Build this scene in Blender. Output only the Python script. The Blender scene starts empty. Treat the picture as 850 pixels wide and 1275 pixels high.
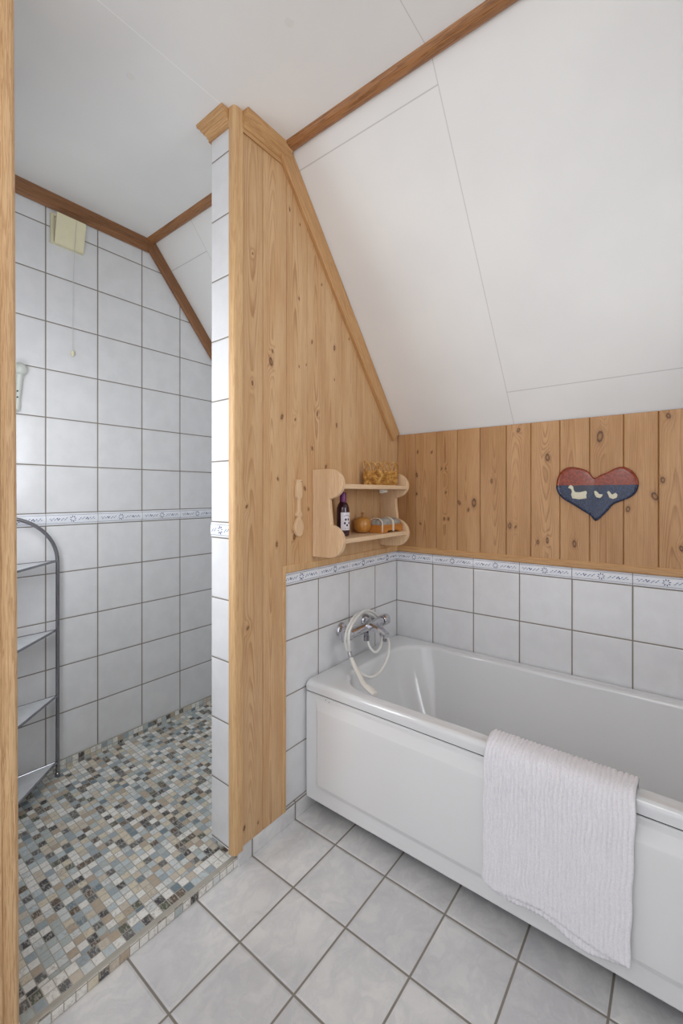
import bpy, bmesh, math, random
import numpy as np
from mathutils import Vector, Matrix, noise as mnoise

C = bpy.context.scene.collection
PI = math.pi
XC = -0.934          # shower outer wall plane
CEIL = 2.44
KN = 1.49            # height of the knee wall (top of the back wall panelling)
SL = 1.242           # slope rise per metre
YB = -(CEIL - KN) / SL   # where slope meets flat ceiling
def slope_z(y): return KN - SL * y

# ------------------------------------------------------------------ materials
class NT:
    def __init__(s, name):
        s.m = bpy.data.materials.new(name); s.m.use_nodes = True
        s.t = s.m.node_tree; s.t.nodes.clear()
        s.out = s.t.nodes.new('ShaderNodeOutputMaterial')
        s.b = s.t.nodes.new('ShaderNodeBsdfPrincipled')
        s.t.links.new(s.b.outputs[0], s.out.inputs[0])
    def n(s, typ, **kw):
        nd = s.t.nodes.new(typ)
        for k, v in kw.items(): setattr(nd, k, v)
        return nd
    def put(s, sock, v):
        if isinstance(v, bpy.types.NodeSocket): s.t.links.new(v, sock)
        elif v is not None:
            if hasattr(sock, 'default_value'):
                if sock.type == 'RGBA' and len(v) == 3: v = (*v, 1)
                sock.default_value = v
    def math(s, op, a, b=None, c=None, clamp=False):
        nd = s.n('ShaderNodeMath', operation=op, use_clamp=clamp)
        s.put(nd.inputs[0], a)
        if b is not None: s.put(nd.inputs[1], b)
        if c is not None: s.put(nd.inputs[2], c)
        return nd.outputs[0]
    def vmath(s, op, a, b=None, out=0):
        nd = s.n('ShaderNodeVectorMath', operation=op)
        s.put(nd.inputs[0], a)
        if b is not None:
            s.put(nd.inputs['Scale' if op == 'SCALE' else 1], b)
        return nd.outputs[out]
    def comb(s, x, y, z):
        nd = s.n('ShaderNodeCombineXYZ')
        for i, v in enumerate((x, y, z)): s.put(nd.inputs[i], v)
        return nd.outputs[0]
    def pos(s):
        g = s.n('ShaderNodeNewGeometry'); sp = s.n('ShaderNodeSeparateXYZ')
        s.t.links.new(g.outputs['Position'], sp.inputs[0])
        return g.outputs['Position'], sp.outputs
    def obj(s):
        g = s.n('ShaderNodeTexCoord')
        sp = s.n('ShaderNodeSeparateXYZ')
        s.t.links.new(g.outputs['Object'], sp.inputs[0])
        return g.outputs['Object'], sp.outputs
    def noise(s, vec, scale, detail=3, rough=.5, out=0):
        nd = s.n('ShaderNodeTexNoise')
        s.put(nd.inputs['Vector'], vec); s.put(nd.inputs['Scale'], scale)
        s.put(nd.inputs['Detail'], detail); s.put(nd.inputs['Roughness'], rough)
        return nd.outputs[out]
    def white(s, vec, out=0):
        nd = s.n('ShaderNodeTexWhiteNoise', noise_dimensions='3D'); s.put(nd.inputs['Vector'], vec)
        return nd.outputs[out]
    def mix(s, f, a, b, mode='MIX'):
        nd = s.n('ShaderNodeMix', data_type='RGBA', blend_type=mode)
        s.put(nd.inputs[0], f); s.put(nd.inputs[6], a); s.put(nd.inputs[7], b)
        return nd.outputs[2]
    def smooth(s, v, lo, hi, a=0., b=1.):
        nd = s.n('ShaderNodeMapRange', interpolation_type='SMOOTHSTEP')
        s.put(nd.inputs[0], v)
        for i, x in enumerate((lo, hi, a, b)): s.put(nd.inputs[i + 1], x)
        return nd.outputs[0]
    def ramp(s, f, stops, interp='LINEAR'):
        nd = s.n('ShaderNodeValToRGB'); r = nd.color_ramp; r.interpolation = interp
        while len(r.elements) < len(stops): r.elements.new(0.5)
        for e, (p, c) in zip(r.elements, stops):
            e.position = p; e.color = (*c, 1)
        s.put(nd.inputs[0], f); return nd.outputs[0]
    def bump(s, h, strength=.3, dist=.001, normal=None):
        nd = s.n('ShaderNodeBump'); s.put(nd.inputs['Height'], h)
        nd.inputs['Strength'].default_value = strength; nd.inputs['Distance'].default_value = dist
        if normal is not None: s.put(nd.inputs['Normal'], normal)
        return nd.outputs[0]
    def fin(s, color=None, rough=None, normal=None, metal=None, **kw):
        s.put(s.b.inputs['Base Color'], color); s.put(s.b.inputs['Roughness'], rough)
        s.put(s.b.inputs['Normal'], normal); s.put(s.b.inputs['Metallic'], metal)
        for k, v in kw.items(): s.put(s.b.inputs[k], v)
        return s.m

def lin(r, g, b):
    f = lambda c: (c / 255 / 12.92) if c / 255 <= .04045 else ((c / 255 + .055) / 1.055) ** 2.4
    return (f(r), f(g), f(b))

def simple(name, col, rough=.5, metal=0., var=0.06, scale=30, bump=0., **kw):
    t = NT(name); P, _ = t.obj()
    nz = t.noise(P, scale, 4)
    c = t.mix(t.smooth(nz, .3, .7), [x * (1 - var) for x in col], [min(1, x * (1 + var)) for x in col])
    nm = t.bump(t.noise(P, scale * 6, 3), bump, .0006) if bump else None
    return t.fin(c, rough, nm, metal, **kw)

AX = {'x': 0, 'y': 1, 'z': 2}
def grid_mask(t, sep, ua, u0, pu, va, v0, pv, gw):
    def one(ax, o, p):
        q = t.math('DIVIDE', t.math('SUBTRACT', sep[AX[ax]], o), p)
        fr = t.math('FRACT', q); fl = t.math('FLOOR', q)
        d = t.math('MULTIPLY', t.math('SUBTRACT', .5, t.math('ABSOLUTE', t.math('SUBTRACT', fr, .5))), p)
        return d, fl
    du, iu = one(ua, u0, pu); dv, iv = one(va, v0, pv)
    d = t.math('MINIMUM', du, dv)
    tile = t.smooth(d, gw * .35, gw * .65)
    dome = t.smooth(d, gw * .4, gw * 1.6)
    return tile, dome, t.comb(iu, iv, 0.5)

def tile_mat(name, ua, u0, pu, va, v0, pv, gw=.0046, base=(219, 220, 222)):
    t = NT(name); P, sep = t.pos()
    tile, dome, idx = grid_mask(t, sep, ua, u0, pu, va, v0, pv, gw)
    n1 = t.noise(P, 14, 4, .55); n2 = t.noise(t.vmath('ADD', P, t.vmath('SCALE', t.white(idx, 1), 5.)), 40, 3)
    b = lin(*base)
    c = t.mix(t.smooth(n1, .3, .72), [x * .965 for x in b], [min(1, x * 1.03) for x in b])
    c = t.mix(t.math('MULTIPLY', t.smooth(n2, .5, .8), .10), c, lin(230, 230, 233))
    c = t.mix(t.math('MULTIPLY', t.white(idx), .10), c, lin(204, 206, 211))
    c = t.mix(tile, lin(126, 118, 108), c)
    h = t.math('ADD', t.math('MULTIPLY', dome, 1.), t.math('MULTIPLY', t.noise(P, 22, 2), .22))
    nm = t.bump(h, .45, .0016)
    r = t.math('ADD', t.math('MULTIPLY', tile, -.72), .86)
    return t.fin(c, r, nm, 0., **{'Specular IOR Level': .5})

def floor_mat(name, ua='x', va='y', u0=-.0042, v0=-.7301, p=.2023):
    t = NT(name); P, sep = t.pos()
    tile, dome, idx = grid_mask(t, sep, ua, u0, p, va, v0, p, .0056)
    off = t.vmath('ADD', P, t.vmath('SCALE', t.white(idx, 1), 7.))
    warp = t.vmath('ADD', off, t.vmath('SCALE', t.noise(off, 9, 2, .5, 1), .12))
    st = t.vmath('MULTIPLY', warp, (1, .55, 1))
    n1 = t.noise(st, 16, 6, .6); n2 = t.noise(off, 5, 3)
    vein = t.math('SUBTRACT', 1., t.math('MULTIPLY', t.math('ABSOLUTE', t.math('SUBTRACT', n1, .5)), 9.), clamp=True)
    c = t.mix(t.smooth(n2, .3, .7), lin(205, 205, 207), lin(224, 224, 223))
    c = t.mix(t.math('MULTIPLY', vein, .26), c, lin(176, 178, 184))
    c = t.mix(t.math('MULTIPLY', t.smooth(n1, .5, .8), .35), c, lin(224, 223, 221))
    c = t.mix(tile, lin(134, 128, 119), c)
    h = t.math('ADD', t.math('MULTIPLY', dome, 1.), t.math('MULTIPLY', n1, 2.6))
    nm = t.bump(h, .6, .0022)
    r = t.math('ADD', t.math('MULTIPLY', tile, -.5), .86)
    return t.fin(c, r, nm)

def mosaic_mat(name, ua, u0, pu, va, v0, pv, grout=(168, 164, 154), seed=0., pale=0.):
    t = NT(name); P, sep = t.pos()
    tile, dome, idx = grid_mask(t, sep, ua, u0, pu, va, v0, pv, .0022)
    idx = t.vmath('ADD', idx, (seed, seed * 3, 0))
    w = t.white(idx); w2 = t.white(t.vmath('ADD', idx, (31.3, 7.7, 0)), 1)
    off = t.vmath('ADD', P, t.vmath('SCALE', w2, 3.))
    pal = [(0, (232, 231, 226)), (.17, (212, 217, 216)), (.27, (192, 203, 206)), (.36, (204, 194, 178)),
           (.46, (180, 191, 190)), (.55, (214, 205, 184)), (.62, (158, 172, 180)), (.69, (184, 168, 148)),
           (.755, (112, 132, 142)), (.80, (98, 98, 98)), (.86, (64, 64, 68)), (.925, (98, 82, 68)), (.965, (88, 92, 76))]
    if pale: pal = [(p + (1 - p) * pale if i else 0, c) for i, (p, c) in enumerate(pal)]
    c = t.ramp(w, [(p, lin(*q)) for p, q in pal], 'CONSTANT')
    n1 = t.noise(off, 130, 4, .65); n2 = t.noise(t.vmath('MULTIPLY', off, (1, 2.2, 1)), 75, 5, .7)
    darkness = t.smooth(w, .76 + .24 * pale, .80 + .2 * pale)
    vein = t.math('MULTIPLY', t.smooth(n2, .51, .57), t.math('ADD', t.math('MULTIPLY', darkness, .50), .08))
    c = t.mix(vein, c, lin(190, 188, 182))
    c = t.mix(t.math('MULTIPLY', t.smooth(n1, .45, .65), t.math('ADD', .12, t.math('MULTIPLY', t.white(t.vmath('ADD', idx, (3.1, 9.2, 4.))), .42))), c, lin(146, 136, 120))
    c = t.mix(tile, lin(*grout), c)
    h = t.math('ADD', dome, t.math('MULTIPLY', n2, .35))
    nm = t.bump(h, .5, .001)
    r = t.math('ADD', t.math('MULTIPLY', tile, -.5), .85)
    return t.fin(c, r, nm)

PINE = dict(light=lin(214, 178, 134), mid=lin(203, 160, 112), dark=lin(158, 106, 62), knot=lin(84, 54, 30))
def plank_mat(name, light, mid, dark, rough=.48):
    t = NT(name); P, sep = t.obj()
    A = lambda k: (lambda n: n.outputs['Fac'])(t.n('ShaderNodeAttribute', attribute_name=k))
    R, K, S = A('ring'), A('knot'), A('seed')
    st = t.vmath('ADD', t.vmath('MULTIPLY', P, (1, 1, .035)), t.comb(S, S, S))
    fib = t.noise(st, 420, 3, .6); fib2 = t.noise(st, 110, 3, .6)
    big = t.noise(t.vmath('ADD', t.vmath('MULTIPLY', P, (1, 1, .16)), t.comb(S, S, S)), 16, 3)
    q = t.math('ADD', t.math('DIVIDE', R, .0036), t.math('MULTIPLY', fib2, .55))
    fr = t.math('FRACT', q)
    late = t.math('MULTIPLY', t.smooth(fr, .35, .88), t.smooth(fr, .91, .99, 1., 0.))
    amp = t.smooth(t.noise(t.vmath('MULTIPLY', st, (1, 1, 2.)), 26, 2), .32, .72, .14, .66)
    c = t.mix(t.smooth(big, .3, .7), light, mid)
    tint = t.ramp(S, [(0, (1.05, 1.04, 1.03)), (.35, (.97, .95, .92)), (.7, (1.02, 1.0, .97)), (1, (.93, .90, .86))])
    c = t.mix(1., c, tint, 'MULTIPLY')
    c = t.mix(t.math('MULTIPLY', late, amp), c, dark)
    c = t.mix(t.math('MULTIPLY', t.smooth(fib, .42, .75), .30), c, dark)
    c = t.mix(t.math('MULTIPLY', t.smooth(fib2, .30, .48, 1., 0.), .22), c, [min(1, x * 1.18) for x in light])
    kn = t.noise(P, 260, 3)
    kd = t.math('ADD', K, t.math('MULTIPLY', t.math('SUBTRACT', kn, .5), .55))
    c = t.mix(t.smooth(kd, .9, 2.3, .42, 0.), c, dark)
    core = t.smooth(kd, .85, 1.15, 1., 0.)
    kc = t.mix(t.smooth(kd, .3, .85), lin(150, 108, 66), lin(78, 50, 28))
    c = t.mix(t.math('MULTIPLY', core, .92), c, kc)
    nm = t.bump(t.math('SUBTRACT', fib, t.math('MULTIPLY', late, .5)), .12, .0008)
    return t.fin(c, rough, nm)

def wood_mat(name, axis, light, dark, amount=.5, scale=1., rough=.46, local=False):
    t = NT(name); P, sep = (t.obj() if local else t.pos())
    ax = Vector(axis).normalized()
    al = t.n('ShaderNodeVectorMath', operation='DOT_PRODUCT'); t.put(al.inputs[0], P); al.inputs[1].default_value = ax
    along = t.vmath('SCALE', tuple(ax), al.outputs['Value'])
    sq = t.vmath('SUBTRACT', P, t.vmath('SCALE', along, .965))
    n1 = t.noise(sq, 95 * scale, 4, .6); n2 = t.noise(sq, 330 * scale, 3, .6); n3 = t.noise(sq, 22 * scale, 2)
    fr = t.math('FRACT', t.math('MULTIPLY', t.math('ADD', n1, t.math('MULTIPLY', n3, 1.2)), 6.))
    late = t.math('MULTIPLY', t.smooth(fr, .3, .85), t.smooth(fr, .88, .99, 1., 0.))
    c = t.mix(t.smooth(n3, .3, .7), light, [l * .72 + d * .28 for l, d in zip(light, dark)])
    c = t.mix(t.math('MULTIPLY', late, amount), c, dark)
    c = t.mix(t.math('MULTIPLY', t.smooth(n2, .45, .75), amount * .5), c, dark)
    nm = t.bump(n2, .12, .0008)
    return t.fin(c, rough, nm)

M = {}
M['ceil'] = None
def ceiling_mat():
    t = NT('ceiling_board'); P, sep = t.pos()
    def line(v, p, w=.0013): return t.smooth(t.math('ABSOLUTE', t.math('SUBTRACT', v, p)), w * .5, w * 1.3, 1., 0.)
    m = line(sep[0], .5815)
    m2 = t.math('MAXIMUM', t.math('MULTIPLY', line(sep[0], -.62, .0011), .35), line(sep[0], -.02, .0014))
    nz = t.noise(P, 3, 3)
    c = t.mix(t.smooth(nz, .3, .7), lin(226, 226, 225), lin(231, 231, 229))
    c = t.mix(t.math('MULTIPLY', m, .4), c, lin(150, 148, 144))
    c = t.mix(t.math('MULTIPLY', m2, .8), c, lin(244, 244, 242))
    nm = t.bump(t.math('ADD', t.noise(P, 180, 3), t.math('MULTIPLY', m, -3.)), .06, .001)
    return t.fin(c, .62, nm)
def slope_mat():
    t = NT('sloped_ceiling_board'); P, sep = t.pos()
    def line(v, p, w=.0013): return t.smooth(t.math('ABSOLUTE', t.math('SUBTRACT', v, p)), w * .5, w * 1.3, 1., 0.)
    gt = lambda v, p: t.math('GREATER_THAN', v, p)
    lt = lambda v, p: t.math('LESS_THAN', v, p)
    m = t.math('MAXIMUM', line(sep[0], .580), line(sep[0], -.616))
    h1 = t.math('MULTIPLY', line(sep[2], 2.392, .0016), t.math('MULTIPLY', lt(sep[0], .58), gt(sep[0], -.1)))
    h2 = t.math('MULTIPLY', line(sep[2], 1.615, .0014), gt(sep[0], .58))
    h3 = t.math('MULTIPLY', line(sep[2], 2.335, .0016), lt(sep[0], -.616))
    m = t.math('MAXIMUM', t.math('MAXIMUM', m, h1), t.math('MAXIMUM', h2, h3))
    nz = t.noise(P, 3, 3)
    c = t.mix(t.smooth(nz, .3, .7), lin(226, 226, 225), lin(231, 231, 229))
    c = t.mix(t.math('MULTIPLY', m, .42), c, lin(140, 136, 130))
    nm = t.bump(t.math('ADD', t.noise(P, 180, 3), t.math('MULTIPLY', m, -3.)), .06, .001)
    return t.fin(c, .62, nm)

M['ceil'] = ceiling_mat(); M['slope'] = slope_mat()
ZG = .8684
M['tileA'] = tile_mat('glazed_tile_partition', 'y', -.1935, .2, 'z', ZG, .2004)
M['tileB'] = tile_mat('glazed_tile_back', 'x', .2008, .2, 'z', ZG, .2004)
M['tileC_up'] = tile_mat('glazed_tile_shower_upper', 'y', -1.2239, .2, 'z', 1.1231, .1977)
M['tileC_lo'] = tile_mat('glazed_tile_shower_lower', 'y', -1.2239, .2, 'z', 1.0705, .1977)
M['tileE_up'] = tile_mat('glazed_tile_end_upper', 'x', -5., 20., 'z', 1.1105, .2008)
M['tileE_lo'] = tile_mat('glazed_tile_end_lower', 'x', -5., 20., 'z', 1.0585, .2004)
M['tileG'] = tile_mat('glazed_tile_shower_front', 'x', -.934, .2, 'z', 1.0705, .1977)
M['border'] = simple('border_tile_glaze', lin(228, 231, 238), .16, var=.03, scale=25)
M['inkblue'] = simple('border_flower_ink', lin(66, 78, 122), .2)
M['inkgrey'] = simple('border_leaf_ink', lin(118, 134, 158), .2)
M['inkline'] = simple('border_line_ink', lin(120, 122, 134), .2)
M['grout'] = simple('grout', lin(124, 116, 106), .9)
M['kgrout'] = simple('kerb_grout', lin(170, 166, 156), .85)
M['floor'] = floor_mat('floor_tile')
M['base'] = floor_mat('baseboard_tile', 'z', 'y', -.14, -.7301, .2023)
PM = .0236
M['mosF'] = mosaic_mat('mosaic_floor', 'x', -.0745, PM, 'y', -1.4826, PM)
M['mosK'] = mosaic_mat('mosaic_kerb_top', 'x', -.0722, .0280, 'y', -1.4826, .0252, grout=(176, 172, 162), seed=4., pale=.12)
M['mosKf'] = mosaic_mat('mosaic_kerb_front', 'z', -.0005, .0235, 'y', -1.4826, .0252, grout=(160, 152, 138), seed=9., pale=.55)
M['mosS'] = mosaic_mat('mosaic_skirting', 'z', .084 - .0236 * 2, .0236, 'y', -1.4826, PM, seed=13., pale=.25)
M['pineA'] = plank_mat('pine_panelling_partition', lin(211, 177, 136), lin(199, 159, 115), lin(153, 106, 65))
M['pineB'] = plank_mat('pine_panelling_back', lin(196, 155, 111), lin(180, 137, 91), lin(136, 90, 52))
LT, DK = lin(202, 160, 110), lin(152, 104, 60)
M['trimV'] = wood_mat('pine_trim_vertical', (0, 0, 1), lin(216, 180, 132), lin(168, 120, 74), .45)
M['trimX'] = wood_mat('pine_trim_across', (1, 0, 0), LT, DK, .5)
M['trimY'] = wood_mat('pine_trim_along', (0, 1, 0), LT, DK, .5)
M['trimS'] = wood_mat('pine_trim_sloping', (0, -1, SL), lin(200, 157, 106), lin(152, 102, 58), .5)
BR, BD = lin(150, 104, 66), lin(96, 60, 34)
M['brX'] = wood_mat('brown_trim_across', (1, 0, 0), lin(172, 122, 78), lin(108, 68, 38), .7)
M['brY'] = wood_mat('brown_trim_along', (0, 1, 0), BR, BD, .6)
M['brS'] = wood_mat('brown_trim_sloping', (0, -1, SL), BR, BD, .6)
M['shelf'] = wood_mat('pale_pine', (0, 1, 0), lin(228, 201, 168), lin(188, 148, 108), .3, local=True)
M['shelfV'] = wood_mat('pale_pine_upright', (0, 0, 1), lin(224, 194, 158), lin(182, 140, 98), .32, local=True)
M['spoon'] = wood_mat('carved_pale_wood', (0, 0, 1), lin(226, 197, 160), lin(190, 150, 110), .25, local=True)
M['enamel'] = simple('bath_enamel', lin(219, 221, 223), .10, var=.008, scale=4, **{'Coat Weight': .6, 'Coat Roughness': .03})
M['apron'] = simple('bath_panel_plastic', lin(224, 225, 226), .26, var=.01, scale=4)
M['chrome'] = simple('chrome', lin(200, 200, 204), .07, 1., var=.02)
M['steel'] = simple('satin_steel', lin(150, 150, 156), .16, 1., var=.03)
M['hose'] = simple('white_hose', lin(226, 226, 222), .3, var=.02)
M['cream'] = simple('cream_plastic', lin(222, 216, 184), .4, var=.02)
M['whitep'] = simple('white_plastic', lin(224, 222, 214), .35, var=.02)
M['palep'] = simple('pale_green_white_plastic', lin(192, 196, 190), .35, var=.02)
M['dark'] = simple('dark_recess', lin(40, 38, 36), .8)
M['shelfplate'] = simple('rack_shelf_plate', lin(212, 215, 218), .35, 0., var=.04)
M['plaster'] = simple('painted_plaster', lin(224, 223, 220), .8, var=.01, scale=5)

# ------------------------------------------------------------------ mesh helpers
class MB:
    def __init__(s): s.v = []; s.f = []; s.mi = []
    def add(s, vs, fs, mi=0):
        b = len(s.v); s.v += [tuple(v) for v in vs]
        for f in fs: s.f.append(tuple(b + i for i in f)); s.mi.append(mi)
        return s
    def box(s, a, b, mi=0):
        x0, y0, z0 = (min(a[i], b[i]) for i in range(3)); x1, y1, z1 = (max(a[i], b[i]) for i in range(3))
        return s.add([(x0, y0, z0), (x1, y0, z0), (x1, y1, z0), (x0, y1, z0), (x0, y0, z1), (x1, y0, z1), (x1, y1, z1), (x0, y1, z1)],
                     [(0, 3, 2, 1), (4, 5, 6, 7), (0, 1, 5, 4), (1, 2, 6, 5), (2, 3, 7, 6), (3, 0, 4, 7)], mi)
    def prism(s, poly, fn, d0, d1, mi=0):
        """poly: 2-D points; fn(p, q, d) -> 3-D; extruded from d0 to d1"""
        n = len(poly)
        vs = [fn(p[0], p[1], d0) for p in poly] + [fn(p[0], p[1], d1) for p in poly]
        fs = [tuple(range(n))[::-1], tuple(range(n, 2 * n))] + [(i, (i + 1) % n, n + (i + 1) % n, n + i) for i in range(n)]
        return s.add(vs, fs, mi)
    def rings(s, rings, caps=True, mi=0, closed=True):
        n = len(rings[0]); vs = [p for r in rings for p in r]; fs = []
        for k in range(len(rings) - 1):
            for i in range(n if closed else n - 1):
                j = (i + 1) % n; fs.append((k * n + i, k * n + j, (k + 1) * n + j, (k + 1) * n + i))
        if caps: fs.append(tuple(range(n))[::-1]); fs.append(tuple((len(rings) - 1) * n + i for i in range(n)))
        return s.add(vs, fs, mi)
    def tube(s, pts, r, n=12, mi=0, caps=True):
        P = [Vector(p) for p in pts]; R = r if isinstance(r, (list, tuple)) else [r] * len(P)
        up = None; rg = []
        for i, p in enumerate(P):
            tg = ((P[min(i + 1, len(P) - 1)] - P[max(i - 1, 0)])).normalized()
            if up is None:
                up = tg.orthogonal().normalized()
            up = (up - tg * up.dot(tg)).normalized()
            sd = tg.cross(up)
            rg.append([p + (up * math.cos(2 * PI * k / n) + sd * math.sin(2 * PI * k / n)) * R[i] for k in range(n)])
        return s.rings(rg, caps, mi)
    def lathe(s, prof, base, axis=(0, 0, 1), n=32, mi=0, sy=1.):
        a = Vector(axis).normalized(); u = a.orthogonal().normalized() if abs(a.z) < .9 else Vector((1, 0, 0)); u = (u - a * u.dot(a)).normalized(); w = a.cross(u)
        b = Vector(base)
        return s.rings([[b + a * h + (u * math.cos(2 * PI * k / n) + w * math.sin(2 * PI * k / n) * sy) * max(r, 1e-5) for k in range(n)] for r, h in prof], True, mi)
    def build(s, name, mats, parent=None, smooth=False, bevel=0., seg=2, angle=.6):
        me = bpy.data.meshes.new(name); me.from_pydata(s.v, [], s.f)
        for m in (mats if isinstance(mats, (list, tuple)) else [mats]): me.materials.append(m)
        me.polygons.foreach_set('material_index', s.mi)
        bm = bmesh.new(); bm.from_mesh(me); bmesh.ops.recalc_face_normals(bm, faces=bm.faces); bm.to_mesh(me); bm.free()
        if smooth:
            me.polygons.foreach_set('use_smooth', [True] * len(me.polygons))
            try: me.set_sharp_from_angle(angle=angle)
            except Exception: pass
        o = bpy.data.objects.new(name, me); C.objects.link(o)
        if parent is not None:
            o.parent = parent
            bpy.context.view_layer.update()
            o.matrix_parent_inverse = parent.matrix_world.inverted()
        if bevel:
            b = o.modifiers.new('bevel', 'BEVEL'); b.width = bevel; b.segments = seg; b.limit_method = 'ANGLE'; b.angle_limit = .6
            if smooth is False:
                me.polygons.foreach_set('use_smooth', [True] * len(me.polygons))
                try: me.set_sharp_from_angle(angle=.5)
                except Exception: pass
        return o

def struct(o): o['kind'] = 'structure'; return o
def thing(name, loc, label, cat, group=None):
    o = bpy.data.objects.new(name, None); C.objects.link(o); o.location = loc; o.empty_display_size = .05
    o['label'] = label; o['category'] = cat
    if group: o['group'] = group
    bpy.context.view_layer.update()
    return o
def tag(o, label, cat, group=None):
    o['label'] = label; o['category'] = cat
    if group: o['group'] = group
    return o
def spline(pts, n=8):
    P = [Vector(p) for p in pts]; out = []
    for i in range(len(P) - 1):
        a, b, c, d = P[max(i - 1, 0)], P[i], P[i + 1], P[min(i + 2, len(P) - 1)]
        for k in range(n):
            t = k / n
            out.append(.5 * ((2 * b) + (c - a) * t + (2 * a - 5 * b + 4 * c - d) * t * t + (3 * b - a - 3 * c + d) * t ** 3))
    out.append(P[-1]); return out

XZ = lambda p, q, d: (p, d, q)
YZ = lambda p, q, d: (d, p, q)

# ------------------------------------------------------------------ setting
XR, YF = 1.705, -2.9
struct(MB().box((-.0, YF, -.1), (XR + .1, .1, 0)).build('floor', M['floor']))

# shower floor: mosaic falling gently from the outer wall, with its raised kerb
sf = MB()
zs = lambda x: .015 + (.046 - .015) * (-.075 - x) / (.934 - .075)
sf.add([(XC, -1.60, zs(XC)), (-.06, -1.60, zs(-.06)), (-.06, .0, zs(-.06)), (XC, .0, zs(XC)),
        (XC, -1.60, -.1), (-.06, -1.60, -.1), (-.06, .0, -.1), (XC, .0, -.1)],
       [(0, 1, 2, 3), (7, 6, 5, 4), (0, 4, 5, 1), (1, 5, 6, 2), (2, 6, 7, 3), (3, 7, 4, 0)])
sfo = struct(sf.build('floor_shower', M['mosF']))
kb = MB()
kp = [(-.076, -.05), (-.076, .026), (-.073, .0285), (-.0162, .0285), (-.006, .0275), (-.002, .0255), (0., .0215), (0., -.05)]
n = len(kp)
kb.prism(kp, lambda p, q, d: (p, d, q), -1.575, -.968)
for i, f in enumerate(kb.f):
    c = sum((Vector(kb.v[k]) for k in f), Vector()) / len(f)
    if c.x > -.0032 and c.z < .026 and len(f) == 4: kb.mi[i] = 1
    elif len(f) == 4 and c.x > -.016: kb.mi[i] = 2
    elif len(f) == 4 and c.x < -.0728: kb.mi[i] = 3
kb.build('kerb', [M['mosK'], M['mosKf'], M['kgrout'], M['grout']], sfo)
# mosaic plinth under the partition and skirting under the outer wall
MB().box((-.108, -.985, -.02), (-.004, -.9, .06)).build('mosaic_plinth', M['mosS'], sfo)
MB().box((XC, -1.59, .03), (XC + .007, .0, .084)).build('mosaic_skirting', M['mosS'], sfo)

# outer shower wall (left), clipped by ceiling and slope
def gable(x0, x1, z0, z1=None):
    """wall slab between heights z0 and (roof or z1)"""
    m = MB()
    poly = [(-1.72, z0), (0., z0)]
    if z1: poly += [(0., z1), (-1.72, z1)]
    else: poly += [(0., KN), (YB, CEIL), (-1.72, CEIL)]
    m.prism(poly, YZ, x0, x1); return m
wl = struct(gable(XC - .1, XC - .004, -.1).build('wall_left', M['plaster']))
gable(XC - .004, XC, .084, 1.0705).build('lower_tiles', M['tileC_lo'], wl)
gable(XC - .004, XC, 1.1231).build('upper_tiles', M['tileC_up'], wl)

def border(m, mapf, u0, u1, first, pitch, zb, zt):
    """patterned border tiles; mapf(u, out, z) -> xyz. materials: 0 tile 1 grout 2 blue 3 grey 4 line"""
    h = zt - zb; zc = (zb + zt) / 2
    def quad(a, b, c, d, o0, o1, mi):
        vs = [mapf(*q[:1], o, q[1]) for o in (o0, o1) for q in (a, b, c, d)]
        m.add(vs, [(0, 1, 2, 3), (7, 6, 5, 4), (0, 4, 5, 1), (1, 5, 6, 2), (2, 6, 7, 3), (3, 7, 4, 0)], mi)
    def rect(ua, ub, za, zb_, o0, o1, mi): quad((ua, za), (ub, za), (ub, zb_), (ua, zb_), o0, o1, mi)
    rect(u0, u1, zb, zt, -.004, -.0005, 1)
    k = math.floor((u0 - first) / pitch)
    while first + k * pitch < u1:
        a = first + k * pitch + .0011; b = a + pitch - .0022; k += 1
        ca, cb = max(a, u0), min(b, u1)
        if cb - ca < .004: continue
        # gently bulging tile
        pr = [(zb + .0012, -.001), (zb + .004, .0012), (zb + h * .22, .002), (zb + h * .26, .003), (zc, .0042), (zt - h * .26, .003), (zt - h * .22, .002), (zt - .004, .0012), (zt - .0012, -.001)]
        m.rings([[mapf(u, o, z) for z, o in pr] + [mapf(u, -.002, zt - .0018), mapf(u, -.002, zb + .0018)] for u in (ca, cb)], True, 0)
        for zl in (zb + h * .17, zt - h * .17): rect(ca, cb, zl - .0006, zl + .0006, -.001, .0024, 4)
        mid = (a + b) / 2; W = b - a
        def leaf(du, dz, ln, wd, ang, mi):
            cu, cz = mid + du * W, zc + dz * h
            ca_, sa_ = math.cos(ang), math.sin(ang)
            pts = []
            for (p, q) in ((-.5, 0), (0, .5), (.5, 0), (0, -.5)):
                pts.append((cu + p * ln * ca_ - q * wd * sa_, cz + p * ln * sa_ + q * wd * ca_))
            if min(p[0] for p in pts) < ca or max(p[0] for p in pts) > cb: return
            quad(*pts, .0015, .0047, mi)
        for j in range(8):
            an = j * PI / 4 + .2
            leaf(.048 * math.cos(an), .195 * math.sin(an), .0088, .0036, an, 2)
        for sgn in (-1, 1):
            for (du, dz, ln, wd, an, mi) in ((.12, -.08, .010, .003, .5, 3), (.15, .04, .011, .0034, .6, 3), (.19, -.03, .012, .003, .5, 3), (.22, .08, .009, .003, .7, 3),
                                             (.26, -.02, .008, .0045, .8, 2), (.285, .05, .008, .005, -.6, 2), (.30, -.06, .008, .005, .2, 2), (.34, .04, .010, .0034, .7, 3), (.37, -.06, .010, .003, .4, 3), (.405, .06, .011, .0034, .8, 3), (.43, -.04, .009, .003, .5, 3)):
                leaf(sgn * du, sgn * dz, ln, wd, an, mi)
    return m
BM = [M['border'], M['grout'], M['inkblue'], M['inkgrey'], M['inkline']]
border(MB(), lambda u, o, z: (XC + o, u, z), -1.59, 0., -1.2239, .2, 1.0705, 1.1231).build('border_tiles', BM, wl)

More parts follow.
